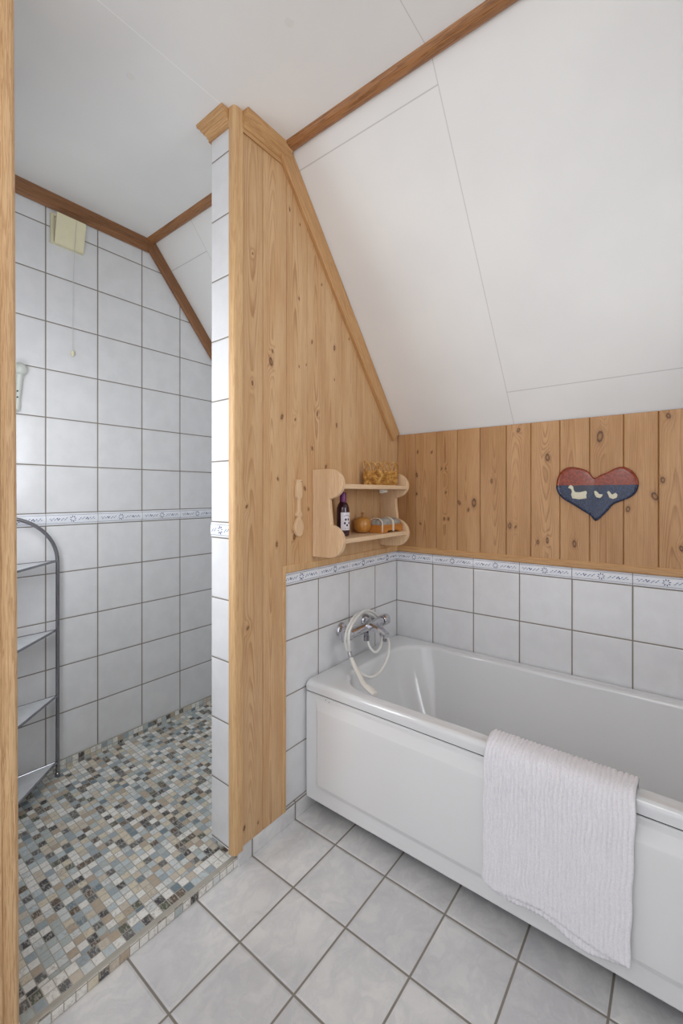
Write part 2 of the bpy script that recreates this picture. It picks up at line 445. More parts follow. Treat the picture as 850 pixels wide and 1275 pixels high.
# shower front wall (behind the casing) and the wall carrying the casing
m = MB(); m.box((XC, -1.72, -.1), (-.46, -1.59, CEIL)); m.box((-.46, -1.72, -.1), (-.116, -1.59, .82)); m.box((-.46, -1.72, 1.80), (-.116, -1.59, CEIL))
w = struct(m.build('wall_shower', M['tileG']))
m = MB()
for (a, b) in (((-.46, .82), (-.42, 1.80)), ((-.156, .82), (-.117, 1.80)), ((-.42, .82), (-.156, .86)), ((-.42, 1.76), (-.156, 1.80))): m.box((a[0], -1.68, a[1]), (b[0], -1.63, b[1]))
struct(m.build('added_window', M['plaster'], bevel=.003))  # unseen window frame, made up to carry the shower's area fill
w = struct(MB().box((-.115, YF, -.1), (-.0, -1.60, CEIL)).build('wall_entry', M['plaster']))

# back wall
wb = struct(MB().box((XC - .1, .004, -.1), (XR + .1, .12, 1.62)).build('wall_back', M['plaster']))
MB().box((.0005, 0., .0), (XR, .004, ZG)).build('lower_tiles', M['tileB'], wb)
border(MB(), lambda u, o, z: (u, -o, z), .0005, XR, .2008, .2, ZG, .9163).build('border_tiles', BM, wb)
MB().box((XC, -.0, .0), (-.116, .004, KN)).build('shower_tiles', M['tileG'], wb)

# partition body
pt = MB().prism([(-.9985, .052), (-.0, .052), (-.0, KN), (YB, CEIL), (-.9985, CEIL)], YZ, -.115, -.004)
wp = struct(pt.build('wall_partition', M['plaster']))
MB().box((-.004, -.782, .0), (.0, .0, ZG)).build('lower_tiles', M['tileA'], wp)
border(MB(), lambda u, o, z: (o, u, z), -.782, -.0005, -.1935, .2, ZG, .9163).build('border_tiles', BM, wp)
MB().box((-.1155, -1.003, .050), (-.012, -.9985, 1.0585)).build('end_tiles', M['tileE_lo'], wp)
MB().box((-.1155, -1.003, 1.1105), (-.012, -.9985, CEIL)).build('end_tiles', M['tileE_up'], wp)
border(MB(), lambda u, o, z: (u, -1.003 - o, z), -.1175, -.012, -.164, .2, 1.0585, 1.1105).build('border_tiles', BM, wp)

# pine planks ------------------------------------------------------
KA = [(-0.762, 2.238, 4), (-0.708, 2.209, 4), (-0.933, 2.002, 3.5), (-0.585, 2.032, 4), (-0.713, 1.931, 4), (-0.642, 1.789, 5), (-0.506, 1.802, 7), (-0.407, 1.867, 3), (-0.852, 1.662, 8), (-0.845, 1.7, 4), (-0.934, 1.572, 5), (-0.713, 1.678, 3), (-0.674, 1.694, 3), (-0.506, 1.672, 3), (-0.8, 1.478, 6), (-0.733, 1.478, 5), (-0.611, 1.517, 5), (-0.492, 1.487, 5), (-0.64, 1.379, 4), (-0.559, 1.312, 5), (-0.82, 1.256, 4), (-0.682, 1.224, 5), (-0.661, 1.145, 4), (-0.958, 1.162, 5), (-0.738, 1.046, 6), (-0.825, 1.026, 5), (-0.953, 0.763, 6), (-0.968, 0.115, 4), (-0.91, 0.098, 3)]
KB = [(0.125, 1.406, 5), (0.2, 1.401, 6), (0.12, 1.295, 6), (0.12, 1.203, 4), (0.25, 1.321, 4), (0.272, 1.321, 4), (0.272, 1.21, 4), (0.264, 1.087, 4), (0.285, 1.087, 4), (0.337, 1.163, 8), (0.407, 1.163, 10), (0.381, 1.131, 4), (0.486, 1.259, 6), (0.564, 1.068, 7), (0.588, 1.064, 5), (0.6, 1.47, 6), (0.713, 1.35, 8), (0.676, 1.006, 5), (0.712, 1.015, 6), (0.811, 1.009, 7), (0.898, 1.42, 11), (0.987, 1.148, 6), (1.067, 1.195, 10), (1.09, 1.252, 7), (1.142, 1.016, 7), (1.106, 1.475, 7), (0.14, 1.059, 4), (1.25, 1.2, 7), (1.36, 1.4, 6), (1.46, 1.05, 8), (1.58, 1.3, 7)]
def planks(name, spec, knots, face, mapf, mat, parent, kscale=.00105):
    """spec: (u0,u1,z0,ztop_fn,seed,chamfer0,chamfer1) -> ONE panelling mesh with ring/knot/seed attributes"""
    V, F, RI, KD, SE = [], [], [], [], []
    base = 0
    kn = np.array([(a, b, c * kscale) for a, b, c in knots])
    for (u0, u1, z0, zt, seed, c0, c1, *uo) in spec:
        rs = random.Random(seed * 7919 + 13)
        uc = (uo[0] if uo else (u0 + u1) / 2) + rs.uniform(-.018, .018); d0 = rs.uniform(.016, .05); sl = rs.choice((-1, 1)) * rs.uniform(.006, .02); ph = rs.uniform(0, 9)
        nu = max(4, int((u1 - u0) / .0034))
        us = [u0, u0 + .0006] + [u0 + .003 + (u1 - u0 - .006) * i / nu for i in range(nu + 1)] + [u1 - .0006, u1]
        nz = max(8, int((zt((u0 + u1) / 2) - z0) / .0048))
        UU, ZZ = [], []
        for u in us:
            top = zt(u)
            UU.append(np.full(nz + 1, u)); ZZ.append(np.linspace(z0, top, nz + 1))
        U = np.array(UU); Z = np.array(ZZ)
        d = d0 + sl * (Z - 1.2) + .010 * np.sin(Z * 2.1 + ph) + .004 * np.sin(Z * 6.3 + 2 * ph)
        R = np.sqrt((U - uc - .006 * np.sin(Z * 1.7 + ph * 2)) ** 2 + d ** 2)
        K = np.full(U.shape, 6.)
        for ku, kz, kr in kn:
            if not (u0 < ku < u1): continue
            sh = rs.uniform(-.6, .6); el = rs.uniform(1.0, 1.9)
            q = np.sqrt(((U - ku) / (kr * rs.uniform(.7, 1.1))) ** 2 + ((Z - kz + sh * (U - ku)) / (kr * el)) ** 2)
            K = np.minimum(K, q)
            if rs.random() < .6: K = np.minimum(K, np.sqrt(((U - ku - .0015) / (kr * .28)) ** 2 + ((Z - kz - kr * 2) / (kr * rs.uniform(4, 9))) ** 2) + .95)
            R = R + kr * 1.3 * np.exp(-(((U - ku) / (kr * 2.2)) ** 2 + ((Z - kz) / (kr * 5.)) ** 2))
        m_ = len(us)
        outs = np.full(U.shape, face)
        if c0: outs[0] = face - .0075; outs[1] = face - .0035
        if c1: outs[-1] = face - .0075; outs[-2] = face - .0035
        for i in range(m_):
            for j in range(nz + 1): V.append(mapf(U[i, j], outs[i, j], Z[i, j]))
        for i in range(m_ - 1):
            for j in range(nz):
                a = base + i * (nz + 1) + j
                F.append((a, a + nz + 1, a + nz + 2, a + 1))
        RI.append(R.ravel()); KD.append(np.minimum(K, 6.).ravel()); SE.append(np.full(U.size, rs.random()))
        base += U.size
    me = bpy.data.meshes.new(name); me.from_pydata(V, [], F); me.materials.append(mat)
    for nm, arr in (('ring', RI), ('knot', KD), ('seed', SE)):
        at = me.attributes.new(nm, 'FLOAT', 'POINT'); at.data.foreach_set('value', np.concatenate(arr).astype(np.float32))
    o = bpy.data.objects.new(name, me); C.objects.link(o)
    # orient outward
    bm = bmesh.new(); bm.from_mesh(me); bm.normal_update()
    ctr = mapf(0, 1, 0); ref = Vector(mapf(0, 1, 0)) - Vector(mapf(0, 0, 0))
    if bm.faces[:] and sum(f.normal.dot(ref) for f in list(bm.faces)[:500]) < 0: bmesh.ops.reverse_faces(bm, faces=bm.faces[:])
    bm.to_mesh(me); bm.free()
    if parent: o.parent = parent
    return o
FA = .010
topA = lambda y: min(CEIL - .002, slope_z(y) - .002)
eA = [-.985, -.8876, -.7761, -.6682, -.5628, -.4569, -.3461, -.2307, -.1143, -.001]
specA = [(eA[0], eA[1], .060, topA, 3, 0, 1),
         (eA[1], -.797, .060, lambda y: .938, 11, 1, 0, -.832), (eA[1], eA[2], .938, topA, 11, 1, 1, -.832)]
for i in range(2, len(eA) - 1): specA.append((eA[i], eA[i + 1], .930, topA, 20 + i * 3, 1, 1 if i < len(eA) - 2 else 0))
planks('pine_panelling', specA, KA, FA, lambda u, o, z: (o, u, z), M['pineA'], wp)
MB().prism([(-.985, .06), (-.797, .06), (-.797, .93), (-.003, .93), (-.003, KN - .01), (YB, CEIL - .008), (-.985, CEIL - .008)], YZ, -.003, .0022).build('panelling_backing', M['trimV'], wp)
eB = [.011, .1115, .2228, .3272, .4348, .5484, .6488, .7586, .8631, .9732, 1.078, 1.19, 1.30, 1.41, 1.52, 1.63, XR]
specB = [(eB[i], eB[i + 1], .930, (lambda u: KN + .006), 50 + i * 3, 1, 1) for i in range(len(eB) - 1)]
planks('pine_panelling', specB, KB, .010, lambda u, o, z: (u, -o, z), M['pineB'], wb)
MB().box((.0, -.0022, .93), (XR, .003, KN + .006)).build('panelling_backing', M['trimV'], wb)

# mouldings of the partition
def rounded(x0, x1, y0, y1, r=.012, n=6):
    """post section with its two outward corners rounded"""
    pts = [(x0, y1)]
    pts += [(x0 + r * .5 - r * .5 * math.cos(a), y0 + r * .5 - r * .5 * math.sin(a)) for a in [PI / 2 * k / n for k in range(n + 1)]]
    pts += [(x1 - r + r * math.sin(a), y0 + r - r * math.cos(a)) for a in [PI / 2 * k / n for k in range(n + 1)]]
    pts += [(x1, y1)]
    return pts
m = MB().prism(rounded(-.0145, .0165, -1.0135, -.978), lambda p, q, d: (p, q, d), .0525, CEIL)
struct(m.build('trim_1', M['trimV'], smooth=True, angle=.5))
# L-shaped frame round the tiled field
m = MB().prism([(-.797, .060), (-.782, .060), (-.782, .9165), (-.011, .9165), (-.011, .944), (-.797, .944)], YZ, -.002, .0135)
struct(m.build('trim_2', M['trimV'], bevel=.003))
m = MB().prism([(.0, .9165), (-.013, .9165), (-.0155, .921), (-.0155, .936), (-.011, .944), (.0, .944)], lambda p, q, d: (d, p, q), .0, XR)
struct(m.build('trim_3', M['trimX']))
# crown moulding: end face, long face, down the slope
cr = [(0, CEIL), (0, 2.388), (.007, 2.386), (.007, 2.396), (.011, 2.398), (.0115, 2.404), (.019, 2.410), (.0195, 2.416), (.026, 2.419), (.026, 2.424), (.034, 2.430), (.036, CEIL)]
m = MB().rings([[(-.1165 - o, -1.003 - o, z) for o, z in cr], [(-.013, -1.003 - o, z) for o, z in cr]])
m.rings([[(-.1165 - o, -1.003 - o, z) for o, z in cr], [(-.1165 - o, -.9, z) for o, z in cr]])
struct(m.build('trim_4', M['trimX']))
cr2 = [(0, CEIL), (0, 2.376), (.006, 2.374), (.007, 2.386), (.011, 2.388), (.0115, 2.397), (.018, 2.402), (.0185, 2.410), (.024, 2.413), (.024, 2.419), (.031, 2.426), (.033, CEIL)]
m = MB().rings([[(FA + o, -.9785, z) for o, z in cr2], [(FA + o, -.781 - (CEIL - z) * -.28, z) for o, z in cr2]])
struct(m.build('trim_5', M['trimY']))
L = math.sqrt(1 + SL * SL); ny, nz_ = -SL / L, -1 / L    # inward normal of slope (down and out)
def slope_strip(x0, x1, w, ytop, ybot, mat, name, round_=.004):
    def P(y, d): return (y + ny * d, slope_z(y) + nz_ * d)
    a, b = P(ytop, .001), P(ybot, .001); c, d = P(ybot, w), P(ytop, w)
    # cut the upper end square with the crown, the lower end against the back wall
    c = (min(c[0], -.012), slope_z(min(c[0], -.012)) - w * L) if ybot > -.02 else c
    m = MB().prism([a, b, c, d], YZ, x0, x1)
    return struct(m.build(name, mat, bevel=round_))
slope_strip(.006, .028, .070, -.765, -.012, M['trimS'], 'trim_6')
# ceiling break moulding above the bath and in the shower
bk = [(-.812, CEIL), (-.808, 2.433), (-.795, 2.427), (-.780, 2.4265), (-.770, 2.431), (-.7645, CEIL)]
struct(MB().prism(bk, lambda p, q, d: (d, p, q), .036, XR).build('trim_7', M['brX'], smooth=True, angle=1.))
struct(MB().prism(bk, lambda p, q, d: (d, p, q), XC + .02, -.116).build('trim_8', M['brX'], smooth=True, angle=1.))
crc = [(0, CEIL), (0, 2.384), (.006, 2.382), (.010, 2.396), (.016, 2.402), (.018, 2.420), (.024, 2.426), (.026, CEIL)]
struct(MB().rings([[(XC + o, -1.59, z) for o, z in crc], [(XC + o, -.776, z) for o, z in crc]]).build('trim_9', M['brY']))
slope_strip(XC, XC + .020, .055, -.775, -.012, M['brS'], 'trim_10')
# casing on the entry wall
cs = [(-1.66, .0), (-1.66, .026), (-1.606, .026), (-1.602, .022), (-1.598, .022), (-1.594, .027), (-1.582, .027), (-1.5765, .022), (-1.574, .015), (-1.574, -.115), (-1.60, -.115), (-1.60, .0)]
m = MB().prism(cs, lambda p, q, d: (q, p + .0022 - .0042 * d, d), .0, CEIL)
M['casing'] = wood_mat('pine_casing', (0, 0, 1), lin(220, 186, 142), lin(158, 110, 66), .5, 1.3)
struct(m.build('trim_11', M['casing'], smooth=True, angle=.4))
# tiled baseboard of the partition
struct(MB().box((-.002, -.988, .0), (.0075, -.02, .0655)).build('baseboard_partition', M['base'], bevel=.0015))

# ceilings
cl = struct(MB().box((XC - .1, YF, CEIL), (XR + .1, YB + .0, CEIL + .1)).build('ceiling', M['ceil']))
for (x, y) in ((-.154, -1.254), (.324, -1.074)):
    MB().lathe([(.012, 0.), (.012, -.0006), (.009, -.0008)], (x, y, CEIL), n=24).build('screw_cap', M['plaster'], cl)
m = MB().prism([(YB, CEIL), (.12, slope_z(.12)), (.12, slope_z(.12) + .12), (YB, CEIL + .12)], YZ, XC - .1, XR + .1)
struct(m.build('ceiling_slope', M['slope']))

# right wall at the foot of the bath, with a window
WY0, WY1, WZ0, WZ1 = -1.10, -.42, 1.12, 1.90
m = MB()
m.box((XR, YF, 0), (XR + .12, .1, WZ0)); m.box((XR, YF, WZ0), (XR + .12, WY0, CEIL)); m.box((XR, WY0, WZ1), (XR + .12, .1, CEIL)); m.box((XR, WY1, WZ0), (XR + .12, .1, WZ1))
struct(m.build('wall_right', M['plaster']))
m = MB()
for (a, b) in (((WY0, WZ0), (WY0 + .05, WZ1)), ((WY1 - .05, WZ0), (WY1, WZ1)), ((WY0, WZ0), (WY1, WZ0 + .05)), ((WY0, WZ1 - .05), (WY1, WZ1)), ((-.775, WZ0), (-.745, WZ1))):
    m.box((XR + .04, a[0], a[1]), (XR + .09, b[0], b[1]))
wd = struct(m.build('window_1', M['plaster'], bevel=.004))
gt = NT('window_glass'); gt.t.nodes.remove(gt.b)
gl = gt.n('ShaderNodeBsdfGlass'); tr = gt.n('ShaderNodeBsdfTransparent'); fz = gt.n('ShaderNodeFresnel'); mx = gt.n('ShaderNodeMixShader')
gs = gt.n('ShaderNodeBsdfGlossy'); gs.inputs['Roughness'].default_value = .02
gt.t.links.new(fz.outputs[0], mx.inputs[0]); gt.t.links.new(tr.outputs[0], mx.inputs[1]); gt.t.links.new(gs.outputs[0], mx.inputs[2]); gt.t.links.new(mx.outputs[0], gt.out.inputs[0])
gt.t.nodes.remove(gl)
MB().box((XR + .062, WY0 + .04, WZ0 + .04), (XR + .066, WY1 - .04, WZ1 - .04)).build('pane', gt.m, wd)

# ------------------------------------------------------------------ bathtub
def rrect(x0, x1, y0, y1, r, z, nc=10, ns=14):
    pts = []
    r = min(r, (x1 - x0) / 2 - .001, (y1 - y0) / 2 - .001)
    cs_ = [(x1 - r, y1 - r, 0), (x0 + r, y1 - r, PI / 2), (x0 + r, y0 + r, PI), (x1 - r, y0 + r, 1.5 * PI)]
    for k, (cx, cy, a0) in enumerate(cs_):
        arc = [(cx + r * math.cos(a0 + PI / 2 * i / nc), cy + r * math.sin(a0 + PI / 2 * i / nc)) for i in range(nc + 1)]
        pts += arc
        nx = cs_[(k + 1) % 4]; nxt = (nx[0] + r * math.cos(nx[2]), nx[1] + r * math.sin(nx[2]))
        for i in range(1, ns): pts.append((arc[-1][0] + (nxt[0] - arc[-1][0]) * i / ns, arc[-1][1] + (nxt[1] - arc[-1][1]) * i / ns))
    return [(p[0], p[1], z) for p in pts]
tub = thing('bathtub', (.85, -.34, 0), 'white built-in bathtub with panelled front between partition and window wall', 'bathtub')
ZR = .4985
ox0, ox1, oy0, oy1 = .003, 1.70, -.678, -.004
rg = [rrect(ox0 + .045, ox1 - .045, oy0 + .045, oy1 - .045, .02, .4635), rrect(ox0, ox1, oy0, oy1, .018, .4635), rrect(ox0, ox1, oy0, oy1, .018, .482)]
for k in range(1, 7):
    a = PI / 2 * k / 6; e = .014 * (1 - math.cos(a)); rg.append(rrect(ox0 + e, ox1 - e, oy0 + e, oy1 - e, .022, .482 + (ZR - .482) * math.sin(a)))
ix0, ix1, iy0, iy1 = .105, 1.62, -.622, -.066
rg.append(rrect(ix0 - .016, ix1 + .016, iy0 - .012, iy1 + .012, .16, ZR))
for k in range(1, 6):
    a = PI / 2 * k / 5; e = .016 * (1 - math.sin(a)); rg.append(rrect(ix0 - e, ix1 + e, iy0 - e * .75, iy1 + e * .75, .155, ZR - .016 * (1 - math.cos(a))))
bx0, bx1, by0, by1, bz = .25, 1.36, -.53, -.155, .10
for k in range(1, 15):
    t = k / 14
    rg.append(rrect(ix0 + (bx0 - ix0) * t ** 1.3, ix1 + (bx1 - ix1) * t ** 1.3, iy0 + (by0 - iy0) * t ** 1.2, iy1 + (by1 - iy1) * t ** 1.2, (.155 - .025 * t), ZR - .016 - (ZR - .016 - bz - .06) * t))
for k in range(1, 7):
    a = PI / 2 * k / 6; e = .07 * (1 - math.cos(a)); rg.append(rrect(bx0 + e, bx1 - e, by0 + e, by1 - e, .125, bz + .06 - .06 * math.sin(a)))
m = MB().rings(rg, False); nb = len(rg[0]); m.f.append(tuple(range((len(rg) - 1) * nb, len(rg) * nb))); m.mi.append(0)
m.build('basin', M['enamel'], tub, smooth=True, angle=1.2)
# front panel with a raised field
m = MB(); yp = -.671
def prect(x0, x1, z0, z1, y): return [(x0, y, z0), (x1, y, z0), (x1, y, z1), (x0, y, z1)]
px0, px1, pz0, pz1 = .004, 1.698, .046, .4560
rr = [prect(px0, px1, pz0, pz1 - .04, yp + .02), prect(px0, px1, pz0 + .006, pz1, yp + .004), prect(px0 + .004, px1 - .004, pz0 + .010, pz1 - .004, yp),
      prect(px0 + .050, px1 - .05, .104, .440, yp), prect(px0 + .055, px1 - .055, .1075, .436, yp - .0008), prect(px0 + .078, px1 - .078, .1345, .410, yp - .0205), prect(px0 + .084, px1 - .084, .140, .404, yp - .0215)]
rr = [[Vector(p) for p in r] for r in rr]
m.rings(rr, True)
m.build('front_panel', M['apron'], tub, bevel=.002, seg=2)
for dx in (0, .016): MB().lathe([(.0016, 0), (.0016, .0008)], (.105 + dx, -.671, .4475 - dx * .25), (0, -1, 0), 10).build('screw_hole', M['dark'], tub)
MB().box((.006, -.6675, .4545), (1.696, -.63, .4634)).build('rim_gap_shade', M['dark'], tub)  # dark strip standing in for the shade in the gap under the rim
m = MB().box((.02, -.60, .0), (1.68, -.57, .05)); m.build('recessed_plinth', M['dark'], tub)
for x in (.35, 1.30): MB().tube([(x, -.34, 0), (x, -.34, .11)], .02).build('foot', M['steel'], tub)
MB().lathe([(.026, 0), (.026, .003), (.018, .005)], (.42, -.34, .1005), (0, 0, 1), 24).build('drain', M['chrome'], tub, smooth=True)

# ------------------------------------------------------------------ towel over the rim
TX0, TX1 = .7065, 1.058
rail = [(-.568, .33), (-.583, .40), (-.597, .46), (-.606, .488), (-.617, .5025), (-.634, .5075), (-.650, .5075), (-.664, .5065), (-.677, .5025), (-.686, .493), (-.6915, .478), (-.6955, .455), (-.6975, .43), (-.699, .30), (-.6995, .20), (-.700, .10)]
rs_ = [Vector((0, y, z)) for y, z in rail]; rsp = spline(rs_, 6)
cum = [0.]
for a, b in zip(rsp, rsp[1:]): cum.append(cum[-1] + (b - a).length)
def rail_at(s):
    s = max(0., min(s, cum[-1] - 1e-6))
    for i in range(len(cum) - 1):
        if cum[i + 1] >= s:
            f = (s - cum[i]) / (cum[i + 1] - cum[i]); p = rsp[i].lerp(rsp[i + 1], f); tg = (rsp[i + 1] - rsp[i]).normalized()
            return p, Vector((0, tg.z, -tg.y))   # normal pointing out of the tub's body
    return rsp[-1], Vector((0, -1, 0))
def s_for_z(z):   # front part: arc length at height z
    for i in range(len(cum) - 1, 0, -1):
        if rsp[i - 1].z >= z > rsp[i].z or rsp[i - 1].z > z >= rsp[i].z:
            f = (rsp[i - 1].z - z) / (rsp[i - 1].z - rsp[i].z); return cum[i - 1] + f * (cum[i] - cum[i - 1])
    return cum[-1]
def hem(u):      # bottom edge height across the towel, u 0..1
    base = .1285 + .018 * math.exp(-((u - .40) / .26) ** 2) - .004 * u
    return base + .028 * max(0., (1 - u / .10)) ** 2 * .7
def layer(off, hemf, ribs, x0, x1, thick, s0=0., inset=0.):
    NX, NS = 300, 110; fr, bk_ = [], []
    rnd = random.Random(5)
    for j in range(NS + 1):
        rowf, rowb = [], []
        for i in range(NX + 1):
            u = i / NX; send = s_for_z(hemf(u)); s = s0 + (send - s0) * j / NS
            p, nrm = rail_at(s)
            dn = max(0., (s - s_for_z(.47)) / .34)
            x = x0 + (x1 - x0) * u
            x += -.010 * dn * max(0., u - .5) * 2 + .0012 * math.sin(s * 60 + u * 9)
            wob = mnoise.noise(Vector((u * 9, s * 16, 3.1))) ; fine = mnoise.noise(Vector((u * 90, s * 190, 1.7)))
            ph = ribs * u + .35 * wob + .10 * mnoise.noise(Vector((u * 30, s * 30, 9)))
            a = abs(math.sin(PI * ph)) ** .8
            fade = .5 + .5 * (1 - .55 * u)
            edge = min(1., j / 3., (NS - j) / 3. + .25)
            topf = max(0., 1 - max(0., s - s_for_z(.49)) / .22)
            hemr = .0022 * math.exp(-((send - s - .006) / .004) ** 2)
            h = thick * edge * .55 + (.0062 * a * (.62 + .38 * topf) * (1 - .35 * u) + .0012 * fine + .0016 * abs(wob)) + hemr
            fold = .0026 * math.sin(u * 7.5 + 1.) * dn + .003 * dn * math.sin(u * 3.2)
            q = p + nrm * (off + .001 + h + max(0., fold + .0035 * dn)); q0 = p + nrm * (off + .001)
            rowf.append((x, q.y, q.z)); rowb.append((x, q0.y, q0.z))
        fr.append(rowf); bk_.append(rowb)
    m = MB(); W = NX + 1
    vs = [p for r in fr for p in r] + [p for r in bk_ for p in r]; O = W * (NS + 1); fs = []
    for j in range(NS):
        for i in range(NX):
            a = j * W + i; fs.append((a, a + 1, a + W + 1, a + W)); fs.append((O + a, O + a + W, O + a + W + 1, O + a + 1))
    for j in range(NS):
        for i in (0, NX):
            a = j * W + i; fs.append((a, a + W, O + a + W, O + a))
    for i in range(NX):
        for j in (0, NS):
            a = j * W + i; fs.append((a, a + 1, O + a + 1, O + a))
    m.add(vs, fs); return m
tw = NT('ribbed_cotton'); P, sep = tw.obj()
nz1 = tw.noise(P, 900, 3, .7); nz2 = tw.noise(P, 260, 3)
c = tw.mix(tw.smooth(nz2, .3, .7), lin(228, 227, 232), lin(238, 237, 241))
M['towel'] = tw.fin(c, .95, tw.bump(nz1, .35, .0012), 0., **{'Sheen Weight': .35, 'Sheen Roughness': .5})
towel = thing('towel', (.88, -.69, .5), 'white ribbed cotton towel hanging over the front rim of the bathtub', 'towel')
layer(.0045, hem, 33, TX0, TX1, .0035).build('outer_layer', M['towel'], towel, smooth=True, angle=3.)
layer(.0, lambda u: hem(u) - .0165 * min(1., u / .25) - .010 * math.exp(-((u - .70) / .13) ** 2) + .06 * max(0, u - .80), 33, TX0 + .003, TX1 - .012, .003).build('under_layer', M['towel'], towel, smooth=True, angle=3.)

# ------------------------------------------------------------------ bath mixer with hose and hand shower
mx_ = thing('bath_mixer', (.0, -.36, .63), 'chrome bar mixer tap on the tiled partition above the bath', 'tap')
ZM, XM = .630, .066
for y in (-.452, -.277):
    MB().lathe([(.031, .0), (.031, .004), (.027, .012), (.016, .017), (.014, .030), (.018, .034), (.018, .046)], (.0, y, ZM), (1, 0, 0), 32).build('wall_flange', M['chrome'], mx_, smooth=True)
MB().lathe([(.010, 0), (.0185, .002), (.0195, .01), (.0195, .225), (.0185, .232), (.010, .234)], (XM, -.478, ZM), (0, 1, 0), 32).build('mixer_bar', M['chrome'], mx_, smooth=True)
def knob(y, d, name, mat, L=.046):
    m = MB(); prof = [(.012, 0), (.0215, .001), (.0235, .004), (.0235, L - .006), (.0215, L - .001), (.012, L), (.0, L)]
    n = 40; rgs = []
    for r, h in prof:
        rgs.append([(XM + (r + (.0012 if k % 4 < 2 and r > .02 else 0)) * math.cos(2 * PI * k / n), y + d * h, ZM + (r + (.0012 if k % 4 < 2 and r > .02 else 0)) * math.sin(2 * PI * k / n)) for k in range(n)])
    m.rings(rgs); return m.build(name, mat, mx_, smooth=True, angle=.7)
knob(-.480, -1, 'flow_handle', M['chrome'], .042); knob(-.242, 1, 'temperature_handle', M['chrome'], .046)
# spout: flat bevelled block leaning out from the bar
sp = [(-.024, -.012), (.024, -.012), (.024, .006), (.015, .013), (-.015, .013), (-.024, .006)]
m = MB(); rgs = []
for k in range(9):
    t = k / 8; x = XM - .004 + .104 * t; z = ZM + .012 + .010 * math.sin(t * PI * .55) - .040 * t ** 1.6; w_ = 1. - .25 * t
    rgs.append([(x, -.352 + a * w_, z + b * (1 - .15 * t)) for a, b in sp])
m.rings(rgs); m.build('spout', M['chrome'], mx_, smooth=True, angle=.4)
MB().lathe([(.009, 0), (.009, .008), (.007, .010)], (XM + .090, -.352, .596), (0, 0, -1), 20).build('spout_outlet', M['steel'], mx_, smooth=True)
MB().lathe([(.010, 0), (.010, .016), (.012, .018), (.012, .036), (.008, .038)], (XM + .006, -.366, ZM - .017), (0, 0, -1), 20).build('hose_nut', M['steel'], mx_, smooth=True)
HOSE = [[0.072, -0.366, 0.592], [0.08, -0.3658, 0.5715], [0.095, -0.3695, 0.5495], [0.11, -0.3553, 0.5317], [0.115, -0.3258, 0.5449], [0.095, -0.2827, 0.5707], [0.045, -0.228, 0.586], [0.028, -0.2254, 0.630], [0.040, -0.3252, 0.682], [0.062, -0.4262, 0.6967], [0.088, -0.502, 0.6849], [0.085, -0.523, 0.6516], [0.08, -0.5192, 0.6017], [0.088, -0.4873, 0.5297], [0.12, -0.4817, 0.4906], [0.158, -0.4547, 0.4715], [0.165, -0.3941, 0.4817], [0.165, -0.3453, 0.5197], [0.148, -0.3069, 0.5586], [0.108, -0.2592, 0.5747], [0.050, -0.205, 0.583], [0.026, -0.2083, 0.6335], [0.040, -0.2971, 0.6843], [0.062, -0.3849, 0.7], [0.092, -0.4806, 0.6895], [0.108, -0.5333, 0.6645], [0.104, -0.532, 0.619], [0.094, -0.5145, 0.58]]
MB().tube(spline(HOSE, 8), .0056, 12).build('hose', M['hose'], mx_, smooth=True)
hs = thing('hand_shower', (.2, -.56, .48), 'slim white hand shower lying over the corner of the bathtub', 'hand shower')
MB().tube([(.0946, -.5143, .577), (.0955, -.5138, .571), (.100, -.5120, .553)], [.0078, .0088, .0088], 16).build('connector', M['chrome'], hs, smooth=True)
H = spline([(.0995, -.5122, .5550), (.113, -.518, .5415), (.136, -.5285, .523), (.163, -.541, .506), (.190, -.556, .493), (.212, -.566, .490)], 6)
m = MB(); rgs = []
for i, p in enumerate(H):
    t = i / (len(H) - 1); tg = (H[min(i + 1, len(H) - 1)] - H[max(i - 1, 0)]).normalized()
    sd = Vector((-tg.y, tg.x, 0)).normalized(); up = sd.cross(tg); w_ = .0078 + .0032 * t; h_ = .0078 - .001 * t
    rgs.append([p + sd * w_ * math.cos(2 * PI * k / 16) + up * h_ * math.sin(2 * PI * k / 16) for k in range(16)])
m.rings(rgs); m.build('handle', M['whitep'], hs, smooth=True)
H2 = spline([(.207, -.564, .490), (.224, -.568, .486), (.246, -.574, .481), (.262, -.580, .479)], 5)
m = MB(); rgs = []
for i, p in enumerate(H2):
    t = i / (len(H2) - 1); sd = Vector((.35, .94, 0)).normalized(); up = Vector((0, 0, 1)); w_ = .0112 + .003 * math.sin(t * PI); h_ = .007 * (1 - .35 * t)
    rgs.append([p + sd * w_ * math.cos(2 * PI * k / 16) + up * h_ * math.sin(2 * PI * k / 16) for k in range(16)])
m.rings(rgs); m.build('spray_head', M['whitep'], hs, smooth=True)

# ------------------------------------------------------------------ wall shelf
shf = thing('wall_shelf', (.010, -.40, .96), 'small pale pine two-board wall shelf with scalloped sides', 'shelf')
def arc(cx, cz, rx, rz, a0, a1, n=14): return [(cx + rx * math.cos(a0 + (a1 - a0) * k / n), cz + rz * math.sin(a0 + (a1 - a0) * k / n)) for k in range(n + 1)]
prof = [(.0105, .9616), (.0105, 1.297)] + [(.070, 1.297)] + arc(.088, 1.2405, .0705, .0565, PI / 2 * .98, -PI / 2 * .92, 18) + [(.0935, 1.181), (.1035, 1.088)] + arc(.092, 1.026, .0695, .0625, PI / 2 * .88, -PI / 2, 18) + [(.06, .9625)]
for y0, y1 in ((-.6405, -.6225), (-.168, -.150)):
    MB().prism(prof, lambda p, q, d: (p, d, q), y0, y1).build('side_panel', M['shelfV'], shf, bevel=.003)
for z in (1.2225, 1.0185): MB().box((.012, -.6225, z), (.155, -.168, z + .0175)).build('shelf_board', M['shelf'], shf, bevel=.002)
